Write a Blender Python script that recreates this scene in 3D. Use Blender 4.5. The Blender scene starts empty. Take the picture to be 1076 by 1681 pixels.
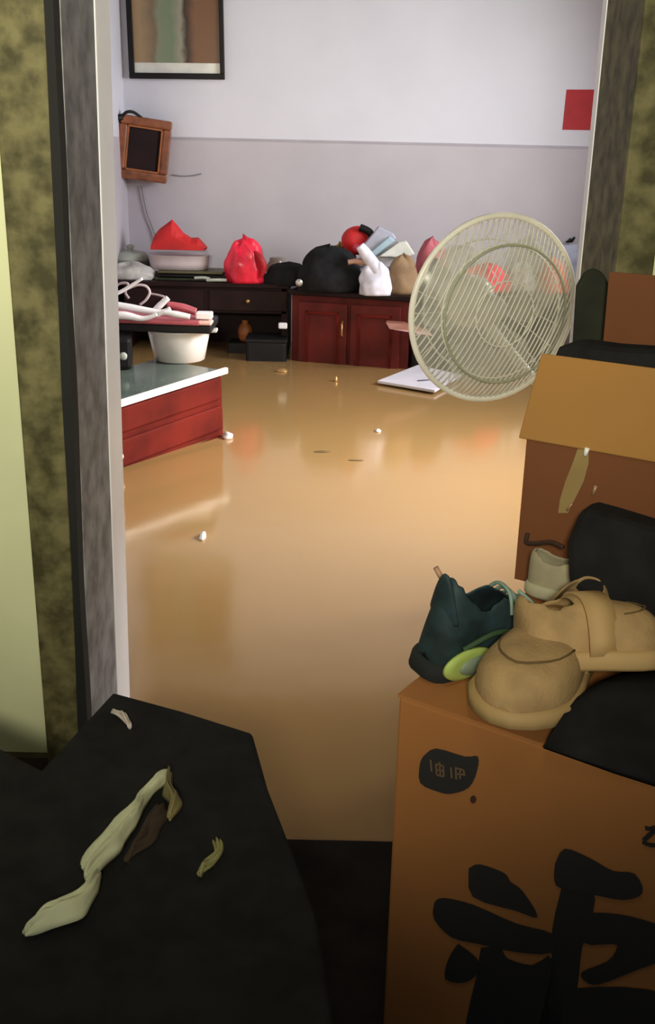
import bpy, bmesh, math, random
import numpy as np
from mathutils import Vector, Matrix, noise

# ---------------------------------------------------------------- camera
CAM_F, CAM_PITCH, CAM_ROLL, CAM_H = 1700.0, math.radians(19.4), math.radians(1.3), 1.3
Fv = Vector((0, math.cos(CAM_PITCH), -math.sin(CAM_PITCH)))
X0 = Vector((1, 0, 0)); U0 = X0.cross(Fv)
Rv = X0 * math.cos(CAM_ROLL) + U0 * math.sin(CAM_ROLL)
Uv = -X0 * math.sin(CAM_ROLL) + U0 * math.cos(CAM_ROLL)
C0 = Vector((0, 0, CAM_H))
cam_data = bpy.data.cameras.new('camera')
cam_data.sensor_fit = 'VERTICAL'; cam_data.sensor_height = 36.0
cam_data.lens = CAM_F / 1681 * 36.0; cam_data.clip_start = 0.02
cam = bpy.data.objects.new('camera', cam_data)
m = Matrix((Rv, Uv, -Fv)).transposed().to_4x4(); m.translation = C0
cam.matrix_world = m
bpy.context.collection.objects.link(cam)
scene = bpy.context.scene
scene.camera = cam
# ---------------------------------------------------------------- view + light
vs = scene.view_settings
vs.view_transform = 'Standard'; vs.look = 'None'; vs.gamma = 1.0
vs.exposure = 0.0
world = bpy.data.worlds.new('world'); scene.world = world; world.use_nodes = True
bgn = world.node_tree.nodes['Background']
bgn.inputs[0].default_value = (0.80, 0.86, 1.0, 1); bgn.inputs[1].default_value = 0.22

def area(name, loc, direction, sx, sy, power, color, spread=180):
    l = bpy.data.lights.new(name, 'AREA'); l.shape = 'RECTANGLE'; l.size = sx; l.size_y = sy
    l.energy = power; l.color = color; l.spread = math.radians(spread)
    o = bpy.data.objects.new(name, l); o.location = loc
    o.rotation_euler = Vector(direction).to_track_quat('-Z', 'Y').to_euler()
    bpy.context.collection.objects.link(o); return o
area('window_daylight', (2.38, 5.25, 1.70), (-1, 0.22, -0.20), 1.4, 1.3, 56, (0.93, 0.95, 1.0), 120)
area('water_fill_light', (2.38, 3.95, 1.60), (-1, 0.02, -0.70), 1.1, 1.2, 50, (1.0, 0.96, 0.90), 78)  # added narrow fill in the window opening, brightens the water
area('room_fill_light', (0.9, 4.9, 2.75), (0, 0, -1), 0.5, 0.5, 14, (1.0, 0.96, 0.95))  # unseen overhead fill for the room
area('hall_fill_light', (-0.10, -0.85, 1.72), (-0.10, 1.0, -0.03), 0.25, 0.25, 18, (1.0, 0.94, 0.72), 72)  # added narrow fill behind the camera, brightens the door wall
area('hall_ceiling_lamp_light', (0.0, 0.35, 2.50), (0.0, 0.30, -1), 0.35, 0.35, 3.5, (1.0, 0.90, 0.62))

# ---------------------------------------------------------------- pixel helpers (1076 x 1681 frame)
def ray(px, py): return Fv + Rv * ((px - 538) / CAM_F) - Uv * ((py - 840.5) / CAM_F)
def onz(px, py, z):
    d = ray(px, py); return C0 + d * ((z - CAM_H) / d.z)
def ony(px, py, y):
    d = ray(px, py); return C0 + d * (y / d.y)
def onplane(px, py, p, n):
    d = ray(px, py); return C0 + d * ((p - C0).dot(n) / d.dot(n))
def proj(p):
    v = p - C0; w = v.dot(Fv); return (538 + CAM_F * v.dot(Rv) / w, 840.5 - CAM_F * v.dot(Uv) / w)

# ---------------------------------------------------------------- materials
MATS = {}
def mat(name, col, rough=0.6, var=0.12, scale=8.0, metal=0.0, spec=0.5, bump=0.0, bscale=40.0, col2=None, **kw):
    if name in MATS: return MATS[name]
    m = bpy.data.materials.new(name); m.use_nodes = True; nt = m.node_tree; N = nt.nodes; L = nt.links
    b = N['Principled BSDF']; b.inputs['Roughness'].default_value = rough; b.inputs['Metallic'].default_value = metal
    b.inputs['Specular IOR Level'].default_value = spec
    tc = N.new('ShaderNodeTexCoord'); nz = N.new('ShaderNodeTexNoise'); nz.inputs['Scale'].default_value = scale
    nz.inputs['Detail'].default_value = 5
    L.new(tc.outputs['Object'], nz.inputs['Vector'])
    cr = N.new('ShaderNodeValToRGB'); cr.color_ramp.elements[0].position = 0.35; cr.color_ramp.elements[1].position = 0.65
    c2 = col2 if col2 else tuple(min(1, c * (1 + var)) for c in col)
    c1 = col if col2 else tuple(c * (1 - var) for c in col)
    cr.color_ramp.elements[0].color = (*c1, 1); cr.color_ramp.elements[1].color = (*c2, 1)
    L.new(nz.outputs['Fac'], cr.inputs['Fac']); L.new(cr.outputs['Color'], b.inputs['Base Color'])
    if bump:
        n2 = N.new('ShaderNodeTexNoise'); n2.inputs['Scale'].default_value = bscale; n2.inputs['Detail'].default_value = 3
        L.new(tc.outputs['Object'], n2.inputs['Vector'])
        bp = N.new('ShaderNodeBump'); bp.inputs['Strength'].default_value = bump; bp.inputs['Distance'].default_value = 0.01
        L.new(n2.outputs['Fac'], bp.inputs['Height']); L.new(bp.outputs['Normal'], b.inputs['Normal'])
    for k, v in kw.items(): b.inputs[k.replace('_', ' ')].default_value = v
    MATS[name] = m; return m

def film(name, col, opacity, rough=0.15):
    m = bpy.data.materials.new(name); m.use_nodes = True; nt = m.node_tree; N = nt.nodes; L = nt.links
    b = N['Principled BSDF']; b.inputs['Base Color'].default_value = (*col, 1); b.inputs['Roughness'].default_value = rough
    tr = N.new('ShaderNodeBsdfTransparent'); mx = N.new('ShaderNodeMixShader')
    tc = N.new('ShaderNodeTexCoord'); nz = N.new('ShaderNodeTexNoise'); nz.inputs['Scale'].default_value = 9
    L.new(tc.outputs['Object'], nz.inputs['Vector'])
    mr = N.new('ShaderNodeMapRange'); mr.inputs['From Min'].default_value = 0.3; mr.inputs['From Max'].default_value = 0.7
    mr.inputs['To Min'].default_value = opacity * 0.6; mr.inputs['To Max'].default_value = min(1, opacity * 1.4)
    L.new(nz.outputs['Fac'], mr.inputs['Value']); L.new(mr.outputs['Result'], mx.inputs[0])
    L.new(tr.outputs[0], mx.inputs[1]); L.new(b.outputs[0], mx.inputs[2]); L.new(mx.outputs[0], N['Material Output'].inputs[0])
    MATS[name] = m; return m

wall_up = mat('upper_wall_paint', (0.68, 0.67, 0.72), 0.55, 0.03, 2)
wall_lo = mat('lower_wall_paint', (0.50, 0.46, 0.49), 0.5, 0.05, 2)
dado_m = mat('dado_line_paint', (0.40, 0.37, 0.41), 0.5, 0.05)
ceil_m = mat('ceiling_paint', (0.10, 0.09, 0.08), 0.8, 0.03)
hall_m = mat('hall_wall_paint', (0.62, 0.64, 0.40), 0.7, 0.10, 1.6)
floor_m = mat('room_floor_tile', (0.30, 0.26, 0.20), 0.4, 0.1)
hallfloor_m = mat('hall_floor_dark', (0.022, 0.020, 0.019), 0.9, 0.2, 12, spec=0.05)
skirt_m = mat('skirting_brown', (0.05, 0.035, 0.02), 0.5, 0.3)
marble_o = mat('olive_marble', (0.050, 0.045, 0.018), 0.6, 0, 26, spec=0.2, col2=(0.155, 0.138, 0.062), bump=0.1)
marble_g = mat('grey_marble', (0.15, 0.15, 0.155), 0.6, 0, 18, spec=0.2, col2=(0.32, 0.32, 0.34), bump=0.1)
groove_m = mat('groove_dark', (0.008, 0.008, 0.008), 0.9, 0.1)
white_m = mat('white_door_frame_paint', (0.88, 0.88, 0.95), 0.3, 0.03)
black_m = mat('black_fabric', (0.017, 0.017, 0.018), 0.95, 0.2, 20, spec=0.1)
blackp_m = mat('black_plastic', (0.012, 0.011, 0.011), 0.5, 0.2, spec=0.2)
redwood = mat('red_lacquer_wood', (0.10, 0.010, 0.007), 0.6, 0.35, 5, spec=0.25)
darkwood = mat('dark_red_wood', (0.014, 0.004, 0.004), 0.6, 0.4, 5, spec=0.2)
redwood2 = mat('red_brown_wood', (0.105, 0.009, 0.005), 0.75, 0.35, 4, spec=0.12)
framewood = mat('orange_brown_wood', (0.22, 0.07, 0.03), 0.4, 0.35, 14)
brass = mat('brass_metal', (0.55, 0.32, 0.12), 0.35, 0.1, metal=0.6)
white_p = mat('white_plastic', (0.85, 0.83, 0.84), 0.3, 0.04)
offwhite = mat('off_white_enamel', (0.70, 0.69, 0.61), 0.3, 0.1)
red_f = mat('red_cloth', (0.60, 0.015, 0.015), 0.6, 0.2, 5)
red_pl = mat('red_plastic_film', (0.72, 0.02, 0.05), 0.28, 0.3, 9)
redpaper = mat('red_paper', (0.42, 0.006, 0.012), 0.6, 0.08)
pink_m = mat('pink_red_plastic', (0.42, 0.09, 0.11), 0.35, 0.15)
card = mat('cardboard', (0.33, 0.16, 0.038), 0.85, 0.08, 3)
card_shaded = mat('cardboard_shaded', (0.15, 0.050, 0.015), 0.85, 0.12, 3)  # cardboard colour darkened for the shade on the open box's front
card_front = mat('big_box_cardboard', (0.38, 0.150, 0.040), 0.85, 0.10, 3)
ink = mat('black_ink', (0.034, 0.032, 0.032), 0.9, 0.05, spec=0.05)
ink_lt = mat('pale_print', (0.16, 0.095, 0.05), 0.8, 0.05)
tape = film('clear_packing_tape', (0.55, 0.42, 0.18), 0.35, 0.08)
beige = mat('beige_suede', (0.40, 0.26, 0.12), 0.9, 0.15, 25, bump=0.15, bscale=200)
beige_d = mat('beige_stitching', (0.13, 0.08, 0.03), 0.9, 0.15)
beige_s = mat('tan_rubber_sole', (0.46, 0.30, 0.13), 0.7, 0.12)
teal = mat('teal_mesh_fabric', (0.014, 0.034, 0.042), 0.7, 0.5, 22)
navy = mat('black_shoe_lining', (0.010, 0.012, 0.014), 0.9, 0.2)
teal_l = mat('pale_teal_lace', (0.20, 0.30, 0.26), 0.7, 0.2)
lime = mat('lime_rubber', (0.42, 0.55, 0.14), 0.5, 0.12)
greyg = mat('grey_green_rubber', (0.20, 0.26, 0.19), 0.6, 0.2)
paleshoe = mat('pale_canvas', (0.34, 0.30, 0.20), 0.8, 0.2, 14)
palecloth = mat('pale_green_cloth', (0.60, 0.62, 0.42), 0.8, 0.14, 10, bump=0.3, bscale=25)
browncl = mat('brown_cloth', (0.05, 0.03, 0.018), 0.9, 0.3, 12)
glass_top = mat('green_grey_glass', (0.10, 0.13, 0.11), 0.15, 0.15)
whitebag = mat('white_plastic_bag', (0.72, 0.70, 0.78), 0.4, 0.2, 12)
tanbag = mat('tan_paper_bag', (0.26, 0.16, 0.08), 0.8, 0.2, 9)
lavender = mat('lavender_grey_plastic', (0.38, 0.38, 0.46), 0.35, 0.15)
bluegrey = mat('blue_grey_plastic', (0.36, 0.50, 0.56), 0.3, 0.1)
foam = mat('white_foam', (0.66, 0.62, 0.66), 0.7, 0.06)
orange = mat('orange_plastic', (0.30, 0.09, 0.02), 0.5, 0.2)
green_d = mat('dark_green_enamel', (0.03, 0.035, 0.012), 0.4, 0.3)
greyobj = mat('grey_green_china', (0.40, 0.42, 0.36), 0.4, 0.15)
pinkc = mat('dusty_pink_cloth', (0.42, 0.10, 0.12), 0.7, 0.25)
silver = mat('silver_metal', (0.5, 0.48, 0.45), 0.3, 0.1, metal=0.8)

def water_mat():
    m = bpy.data.materials.new('muddy_water'); m.use_nodes = True; nt = m.node_tree; N = nt.nodes; L = nt.links
    b = N['Principled BSDF']; b.inputs['Roughness'].default_value = 0.12; b.inputs['IOR'].default_value = 2.2; b.inputs['Specular Tint'].default_value = (1.0, 0.80, 0.58, 1)
    tc = N.new('ShaderNodeTexCoord'); nz = N.new('ShaderNodeTexNoise'); nz.inputs['Scale'].default_value = 0.8
    cr = N.new('ShaderNodeValToRGB'); cr.color_ramp.elements[0].color = (0.31, 0.185, 0.068, 1); cr.color_ramp.elements[1].color = (0.36, 0.215, 0.080, 1)
    L.new(tc.outputs['Object'], nz.inputs['Vector']); L.new(nz.outputs['Fac'], cr.inputs['Fac']); L.new(cr.outputs['Color'], b.inputs['Base Color'])
    n2 = N.new('ShaderNodeTexNoise'); n2.inputs['Scale'].default_value = 3.0; n2.inputs['Detail'].default_value = 2
    L.new(tc.outputs['Object'], n2.inputs['Vector'])
    bp = N.new('ShaderNodeBump'); bp.inputs['Strength'].default_value = 0.10; bp.inputs['Distance'].default_value = 0.02
    L.new(n2.outputs['Fac'], bp.inputs['Height']); L.new(bp.outputs['Normal'], b.inputs['Normal'])
    return m
water_m = water_mat()

def picture_mat():
    m = bpy.data.materials.new('picture_print'); m.use_nodes = True; nt = m.node_tree; N = nt.nodes; L = nt.links
    b = N['Principled BSDF']; b.inputs['Roughness'].default_value = 0.25
    tc = N.new('ShaderNodeTexCoord'); sp = N.new('ShaderNodeSeparateXYZ'); L.new(tc.outputs['Generated'], sp.inputs[0])
    nz = N.new('ShaderNodeTexNoise'); nz.inputs['Scale'].default_value = 6; L.new(tc.outputs['Generated'], nz.inputs['Vector'])
    ma = N.new('ShaderNodeMath'); ma.operation = 'MULTIPLY_ADD'; ma.inputs[1].default_value = 0.12
    L.new(nz.outputs['Fac'], ma.inputs[0]); L.new(sp.outputs['X'], ma.inputs[2])
    cr = N.new('ShaderNodeValToRGB'); e = cr.color_ramp.elements
    stops = [(0.0, (.30, .18, .08)), (.14, (.36, .24, .12)), (.30, (.20, .14, .08)), (.36, (.22, .25, .15)), (.50, (.17, .22, .13)), (.62, (.30, .28, .20)), (.68, (.05, .03, .02)), (.78, (.20, .10, .05)), (1.0, (.17, .08, .04))]
    e[0].position, e[0].color = stops[0][0], (*stops[0][1], 1); e[1].position, e[1].color = stops[-1][0], (*stops[-1][1], 1)
    for p, c in stops[1:-1]:
        q = e.new(p); q.color = (*c, 1)
    L.new(ma.outputs[0], cr.inputs['Fac']); L.new(cr.outputs['Color'], b.inputs['Base Color']); return m
picture_m = picture_mat()

# ---------------------------------------------------------------- object helpers
COL = bpy.context.collection
def obj(name, bm, material, parent=None, smooth=False, bevel=0, subsurf=0, solid=0):
    me = bpy.data.meshes.new(name); bmesh.ops.recalc_face_normals(bm, faces=bm.faces); bm.to_mesh(me); bm.free()
    o = bpy.data.objects.new(name, me); COL.objects.link(o); me.materials.append(material)
    if smooth:
        for p in me.polygons: p.use_smooth = True
    if parent: o.parent = parent
    if solid: md = o.modifiers.new('solid', 'SOLIDIFY'); md.thickness = solid; md.offset = -1
    if bevel: md = o.modifiers.new('bevel', 'BEVEL'); md.width = bevel; md.segments = 2; md.limit_method = 'ANGLE'
    if subsurf: md = o.modifiers.new('sub', 'SUBSURF'); md.levels = subsurf; md.render_levels = subsurf
    return o
def thing(name, label, cat, loc=(0, 0, 0), rot=(0, 0, 0), group=None):
    o = bpy.data.objects.new(name, None); COL.objects.link(o); o.location = loc; o.rotation_euler = rot
    o.empty_display_size = 0.05; o['label'] = label; o['category'] = cat
    if group: o['group'] = group
    return o
def tag(o, label, cat, group=None, loc=None, rot=None):
    o['label'] = label; o['category'] = cat
    if group: o['group'] = group
    if loc is not None: o.location = loc
    if rot is not None: o.rotation_euler = rot
    return o
def struct(name, bm, m, **kw):
    o = obj(name, bm, m, **kw); o['kind'] = 'structure'; return o
def bx(bm, x0, x1, y0, y1, z0, z1, M=None):
    vs = [bm.verts.new((x, y, z)) for x in (x0, x1) for y in (y0, y1) for z in (z0, z1)]
    for f in ((0, 1, 3, 2), (4, 6, 7, 5), (0, 4, 5, 1), (2, 3, 7, 6), (0, 2, 6, 4), (1, 5, 7, 3)): bm.faces.new([vs[i] for i in f])
    if M is not None:
        for v in vs: v.co = M @ v.co
    return bm
def BX(*a, **k): return bx(bmesh.new(), *a, **k)
def tube(bm, pts, r, n=8, closed=False):
    pts = [Vector(p) for p in pts]; rings = []; N_ = len(pts)
    up = Vector((0.13, 0.31, 0.94)).normalized()
    for i, p in enumerate(pts):
        if closed: t = pts[(i + 1) % N_] - pts[i - 1]
        else: t = pts[min(i + 1, N_ - 1)] - pts[max(i - 1, 0)]
        t.normalize(); a = t.cross(up)
        if a.length < 1e-3: a = t.cross(Vector((1, 0, 0)))
        a.normalize(); b = t.cross(a); rr = r[i] if isinstance(r, (list, tuple)) else r
        rings.append([bm.verts.new(p + a * rr * math.cos(2 * math.pi * k / n) + b * rr * math.sin(2 * math.pi * k / n)) for k in range(n)])
    for i in range(N_ if closed else N_ - 1):
        A, B = rings[i], rings[(i + 1) % N_]
        for k in range(n): bm.faces.new((A[k], A[(k + 1) % n], B[(k + 1) % n], B[k]))
    if not closed: bm.faces.new(rings[0]); bm.faces.new(rings[-1][::-1])
    return bm
def lathe(bm, prof, n=32, M=None):
    rings = []
    for r, z in prof:
        rings.append([bm.verts.new((max(r, 1e-4) * math.cos(2 * math.pi * k / n), max(r, 1e-4) * math.sin(2 * math.pi * k / n), z)) for k in range(n)])
    for A, B in zip(rings, rings[1:]):
        for k in range(n): bm.faces.new((A[k], A[(k + 1) % n], B[(k + 1) % n], B[k]))
    bm.faces.new(rings[0][::-1]); bm.faces.new(rings[-1])
    if M is not None: bmesh.ops.transform(bm, matrix=M, verts=[v for R_ in rings for v in R_])
    return bm
def spline(pts, n=8):
    P = [Vector(p) for p in pts]; out = []
    for i in range(len(P) - 1):
        p0, p1, p2, p3 = P[max(i - 1, 0)], P[i], P[i + 1], P[min(i + 2, len(P) - 1)]
        for k in range(n):
            t = k / n
            out.append(0.5 * ((2 * p1) + (-p0 + p2) * t + (2 * p0 - 5 * p1 + 4 * p2 - p3) * t * t + (-p0 + 3 * p1 - 3 * p2 + p3) * t ** 3))
    out.append(P[-1]); return out
def prism(bm, pts, n, th):
    """polygon in space, extruded by th along n"""
    A = [bm.verts.new(p) for p in pts]; B = [bm.verts.new(p + n * th) for p in pts]
    bm.faces.new(A); bm.faces.new(B[::-1])
    for i in range(len(A)): j = (i + 1) % len(A); bm.faces.new((A[i], B[i], B[j], A[j]))
    return bm
def bag(seed, w, d, h, knot=0.25, fold=0.18, nz=14, na=40, lean=(0, 0)):
    """crumpled soft bag: wide belly, gathered top, pleats growing to the gather"""
    bm = bmesh.new(); rings = []; rnd = random.Random(seed); ph = rnd.random() * 9
    for i in range(nz + 1):
        t = i / nz; c_ = (t * 1.0) ** (2.0 + 2.5 * knot)
        prof = max(0.02, (1 - c_) ** 0.5) * (0.90 + 0.12 * math.sin(math.pi * min(1, t * 1.6 + .1)))
        ring = []
        for k in range(na):
            a = 2 * math.pi * k / na
            q = 1 + fold * t * math.sin(a * 5 + ph + t * 4) * 0.3 + fold * 1.5 * noise.noise(Vector((math.cos(a) * 1.3 + seed, math.sin(a) * 1.3, t * 2.2))) + fold * .5 * noise.noise(Vector((math.cos(a) * 3.5 + seed, math.sin(a) * 3.5, t * 6)))
            zz = t * h + fold * h * 1.3 * noise.noise(Vector((math.cos(a) * 1.3, math.sin(a) * 1.3 + seed, t * 2 + 5))) * t
            ring.append(bm.verts.new((w / 2 * prof * q * math.cos(a) + lean[0] * t * t, d / 2 * prof * q * math.sin(a) + lean[1] * t * t, max(zz, 0))))
        rings.append(ring)
    for A, B in zip(rings, rings[1:]):
        for k in range(na): bm.faces.new((A[k], A[(k + 1) % na], B[(k + 1) % na], B[k]))
    bm.faces.new(rings[0][::-1]); bm.faces.new(rings[-1]); return bm
def Bag(name, label, cat, p, w, d, h, m, seed, group=None, rot=(0, 0, 0), **k):
    return tag(obj(name, bag(seed, w, d, h, **k), m, smooth=True), label, cat, group, p, rot)

# ================================================================ structure
YB, XL, XR, YF, YN, ZC = 7.30, -1.40, 2.45, 2.16, 1.90, 2.80
OL, OR, OT = -0.487, 0.505, 2.10
ZD = 1.335
struct('floor', BX(XL, XR, YF, YB, -0.42, -0.35), floor_m)
struct('ceiling', BX(XL, XR, YF, YB, ZC, ZC + 0.1), ceil_m)
b = BX(XL - 0.12, XR + 0.12, YB, YB + 0.12, ZD, ZC + 0.1); o = struct('wall_back', b, wall_up)
struct('wall_back_lower', BX(XL - 0.12, XR + 0.12, YB, YB + 0.12, -0.42, ZD), wall_lo)
struct('trim_1', BX(XL, XR, YB - 0.004, YB + 0.01, ZD - 0.008, ZD + 0.008), dado_m)
struct('wall_left', BX(XL - 0.12, XL, YF, YB, ZD, ZC + 0.1), wall_up)
struct('wall_left_lower', BX(XL - 0.12, XL, YF, YB, -0.42, ZD), wall_lo)
# right wall with a window opening (the daylight source, out of frame)
b = bmesh.new()
bx(b, XR, XR + 0.12, YF, 3.3, -0.42, ZC + 0.1); bx(b, XR, XR + 0.12, 6.1, YB, -0.42, ZC + 0.1)
bx(b, XR, XR + 0.12, 3.3, 6.1, -0.42, 1.0); bx(b, XR, XR + 0.12, 3.3, 6.1, 2.45, ZC + 0.1)
struct('wall_right', b, wall_up)
wr = thing('window_1', 'x', 'x', (XR + 0.04, 4.7, 1.0)); del wr['label']; del wr['category']; wr['kind'] = 'structure'
b = bmesh.new()
for (y0, y1, z0, z1) in ((-1.4, 1.4, 0, .05), (-1.4, 1.4, 1.40, 1.45), (-1.4, -1.35, 0, 1.45), (1.35, 1.4, 0, 1.45), (-.025, .025, 0, 1.45)): bx(b, 0, .05, y0, y1, z0, z1)
obj('window_frame', b, white_m, wr)
# wall between hall and room with the doorway
b = bmesh.new()
bx(b, -2.6, OL - 0.02, YN, YF, -0.42, ZC + .1); bx(b, OR + 0.02, XR + .12, YN, YF, -0.42, ZC + .1); bx(b, OL - 0.02, OR + 0.02, YN, YF, OT + .02, ZC + .1)
struct('wall_front', b, hall_m)
struct('trim_2', BX(OL - 0.02, OL, YN + 0.005, YF, -0.3, OT), marble_g)           # left reveal
struct('trim_3', BX(OR, OR + 0.02, YN + 0.005, YF, -0.3, OT), marble_o)           # right reveal
struct('trim_4', BX(-0.574, OL - 0.017, YN - 0.035, YN, -0.3, OT + .08), marble_o, bevel=0.004)   # left casing
struct('trim_5', BX(OR - 0.008, 0.565, YN - 0.035, YN, -0.3, OT + .08), marble_o, bevel=0.004)        # right casing
struct('trim_6', BX(-0.574, 0.565, YN - 0.035, YN, OT, OT + .08), marble_o)
b = bmesh.new()                                                                    # rough mortar seam
pts = []
for i in range(41):
    z = -0.3 + 2.4 * i / 40; w = 0.008 + 0.004 * noise.noise(Vector((z * 3, 1, 0)))
    pts.append((OL - 0.009 - w, OL - 0.009 + w * 1.0, z))
vsL = [b.verts.new((p[0], YN - 0.037, p[2])) for p in pts]; vsR = [b.verts.new((p[1], YN - 0.037, p[2])) for p in pts]
vb = [b.verts.new((p[0], YN - 0.03, p[2])) for p in pts]; vc = [b.verts.new((p[1], YN + 0.004, p[2])) for p in pts]
for i in range(40):
    b.faces.new((vsL[i], vsR[i], vsR[i + 1], vsL[i + 1])); b.faces.new((vsR[i], vc[i], vc[i + 1], vsR[i + 1])); b.faces.new((vb[i], vsL[i], vsL[i + 1], vb[i + 1]))
struct('trim_7', b, groove_m)
struct('trim_8', BX(OL - 0.045, OL + .002, YF + 0.002, YF + 0.085, -0.3, OT), white_m, bevel=0.003)      # white door frame, left
struct('trim_9', BX(OR - 0.002, OR + 0.03, YF - 0.004, YF + 0.03, -0.3, OT), white_m, bevel=0.002)
struct('trim_10', BX(OL, OR, YF - 0.01, YF + 0.03, OT - 0.04, OT), white_m)
for nm in ('trim_2', 'trim_4', 'trim_7', 'trim_8'):      # the left side of the frame stands a little out of plumb
    for v in bpy.data.objects[nm].data.vertices:
        if nm != 'trim_4' or v.co.x > -.53: v.co.x += .016 * (v.co.z - .1)
for v in bpy.data.objects['trim_8'].data.vertices:
    if v.co.y > YF + .05: v.co.x += .012
# hall
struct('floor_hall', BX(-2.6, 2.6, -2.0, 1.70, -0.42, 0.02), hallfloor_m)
struct('ceiling_hall', BX(-2.6, 2.6, -0.6, YN, 2.6, 2.7), ceil_m)
struct('wall_hall_right', BX(1.3, 1.42, -2.0, YN, 0, 2.7), hall_m)
struct('wall_hall_left', BX(-2.0, -1.88, -2.0, YN, 0, 2.7), hall_m)
struct('baseboard_hall', BX(-1.88, -0.575, YN - 0.02, YN, 0.0, 0.075), skirt_m)
b = bmesh.new(); xs_ = [XL, OL, OR, XR]; ys_ = [1.702, YF, YB]
g = {(i, j): b.verts.new((x, y, 0)) for i, x in enumerate(xs_) for j, y in enumerate(ys_) if j > 0 or i in (1, 2)}
for i, j in ((0, 1), (1, 1), (2, 1), (1, 0)): b.faces.new((g[i, j], g[i + 1, j], g[i + 1, j + 1], g[i, j + 1]))
o = obj('flood_water', b, water_m); o['kind'] = 'stuff'; o['label'] = 'brown muddy flood water covering the whole room floor'; o['category'] = 'water'

# ================================================================ wall things
# big framed picture, bottom on frame
pL, pR = ony(213, 128, YB - .03), ony(369, 128, YB - .03)
W = pR.x - pL.x; cx = (pL.x + pR.x) / 2; zb = pL.z; Hh = W * 1.35; fw = 0.035
t = thing('picture_frame', 'large black framed picture with green figure hanging high on back wall', 'picture', (cx, YB - .03, zb), (0, math.radians(-0.6), 0))
b = bmesh.new()
for (x0, x1, z0, z1) in ((-W/2, W/2, 0, fw), (-W/2, W/2, Hh - fw, Hh), (-W/2, -W/2 + fw, fw, Hh - fw), (W/2 - fw * .8, W/2, fw, Hh - fw)): bx(b, x0, x1, -.015, .03, z0, z1)
obj('frame', b, blackp_m, t, bevel=.004)
obj('mat_board', BX(-W/2 + fw * .9, W/2 - fw * .7, .006, .02, fw * .9, Hh - fw), offwhite, t)
obj('print', BX(-W/2 + fw, W/2 - fw * .8, .0, .008, fw + .062, Hh - fw * 2), picture_m, t)
# wooden frame / speaker, tilted, by the corner
p = ony(238, 245, YB - .06)
t = thing('wooden_wall_frame', 'small square orange brown wooden frame with dark centre, hanging askew in the corner', 'frame', (p.x, YB - .12, p.z), (math.radians(4), math.radians(7), math.radians(18)))
s = .17; f_ = .055
b = bmesh.new()
for (x0, x1, z0, z1) in ((-s, s, -s*1.15, -s*1.15 + f_), (-s, s, s*1.15 - f_, s*1.15), (-s, -s + f_, -s*1.15 + f_, s*1.15 - f_), (s - f_, s, -s*1.15 + f_, s*1.15 - f_)): bx(b, x0, x1, -.03, .03, z0, z1)
obj('frame', b, framewood, t, bevel=.012)
obj('panel', BX(-s + f_ - .01, s - f_ + .01, -.005, .02, -s*1.15 + f_ - .01, s*1.15 - f_ + .01), darkwood, t)
b = bmesh.new(); bi = .012
for (x0, x1, z0, z1) in ((-s+f_, s-f_, -s*1.15+f_, -s*1.15+f_+bi), (-s+f_, s-f_, s*1.15-f_-bi, s*1.15-f_), (-s+f_, -s+f_+bi, -s*1.15+f_, s*1.15-f_), (s-f_-bi, s-f_, -s*1.15+f_, s*1.15-f_)): bx(b, x0, x1, -.022, 0, z0, z1)
obj('inner_molding', b, orange, t)
b = bmesh.new(); tube(b, spline([(-s + .0, -.02, s * .85), (-s + .03, -.03, s * 1.2), (-s + .08, -.02, s * 1.28), (-s + .14, -.01, s * 1.12)]), .010)
tube(b, [(-s - .06, .0, s * .7), (-s - .02, -.01, s * .98), (-s + .02, -.02, s * 1.05)], [.03, .028, .02]); obj('hanging_bracket', b, blackp_m, t, smooth=True)
# cord down the wall
pts = [ony(*q, YB - .015) for q in ((232, 305), (238, 335), (243, 355), (252, 378), (258, 400))]
tag(obj('power_cord', tube(bmesh.new(), spline(pts), .005), mat('grey_cord', (.22, .21, .22), .6), smooth=True), 'thin grey cord hanging down the wall under the wooden frame', 'cord')
pts = [ony(*q, YB - .008) for q in ((283, 287), (300, 289), (318, 288), (331, 285))]
tag(obj('wall_wire', tube(bmesh.new(), spline(pts), .0035), mat('grey_cord', (.2, .2, .2)), smooth=True), 'short grey wire on the wall right of the wooden frame', 'wire')
# red paper square on the wall, cut by the right casing
q = [ony(*a, YB - .004) for a in ((931, 147), (1000, 147), (993, 214), (924, 213))]
tag(obj('red_paper_sheet', prism(bmesh.new(), q, Vector((0, 1, 0)), .003), redpaper), 'plain red paper square stuck to the white back wall', 'poster')
p = ony(938, 395, YB - .02); b = bmesh.new()
tube(b, [(0, .02, 0), (0, -.02, 0), (.0, -.03, .012)], [.016, .012, .006]); tube(b, [(.0, -.01, 0), (-.035, -.015, -.008)], [.010, .006]); tube(b, [(.005, -.01, 0), (.018, -.02, .025)], [.010, .008])
tag(obj('wall_hook', b, blackp_m, smooth=True), 'small black hook on white wall above the fan', 'hook', loc=p)
pb = [ony(*a, YB - .012) for a in ((905, 405), (950, 400), (946, 470), (915, 470))]  # thin sheet that paints the bluish shading of the wall
tag(obj('wall_shading_sheet', prism(bmesh.new(), pb, Vector((0, 1, 0)), .008), mat('pale_blue_shading', (.50, .53, .66), .4, .25, 9)), 'pale blue sheet standing for bluish wall shading behind the fan', 'sheet')

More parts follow.
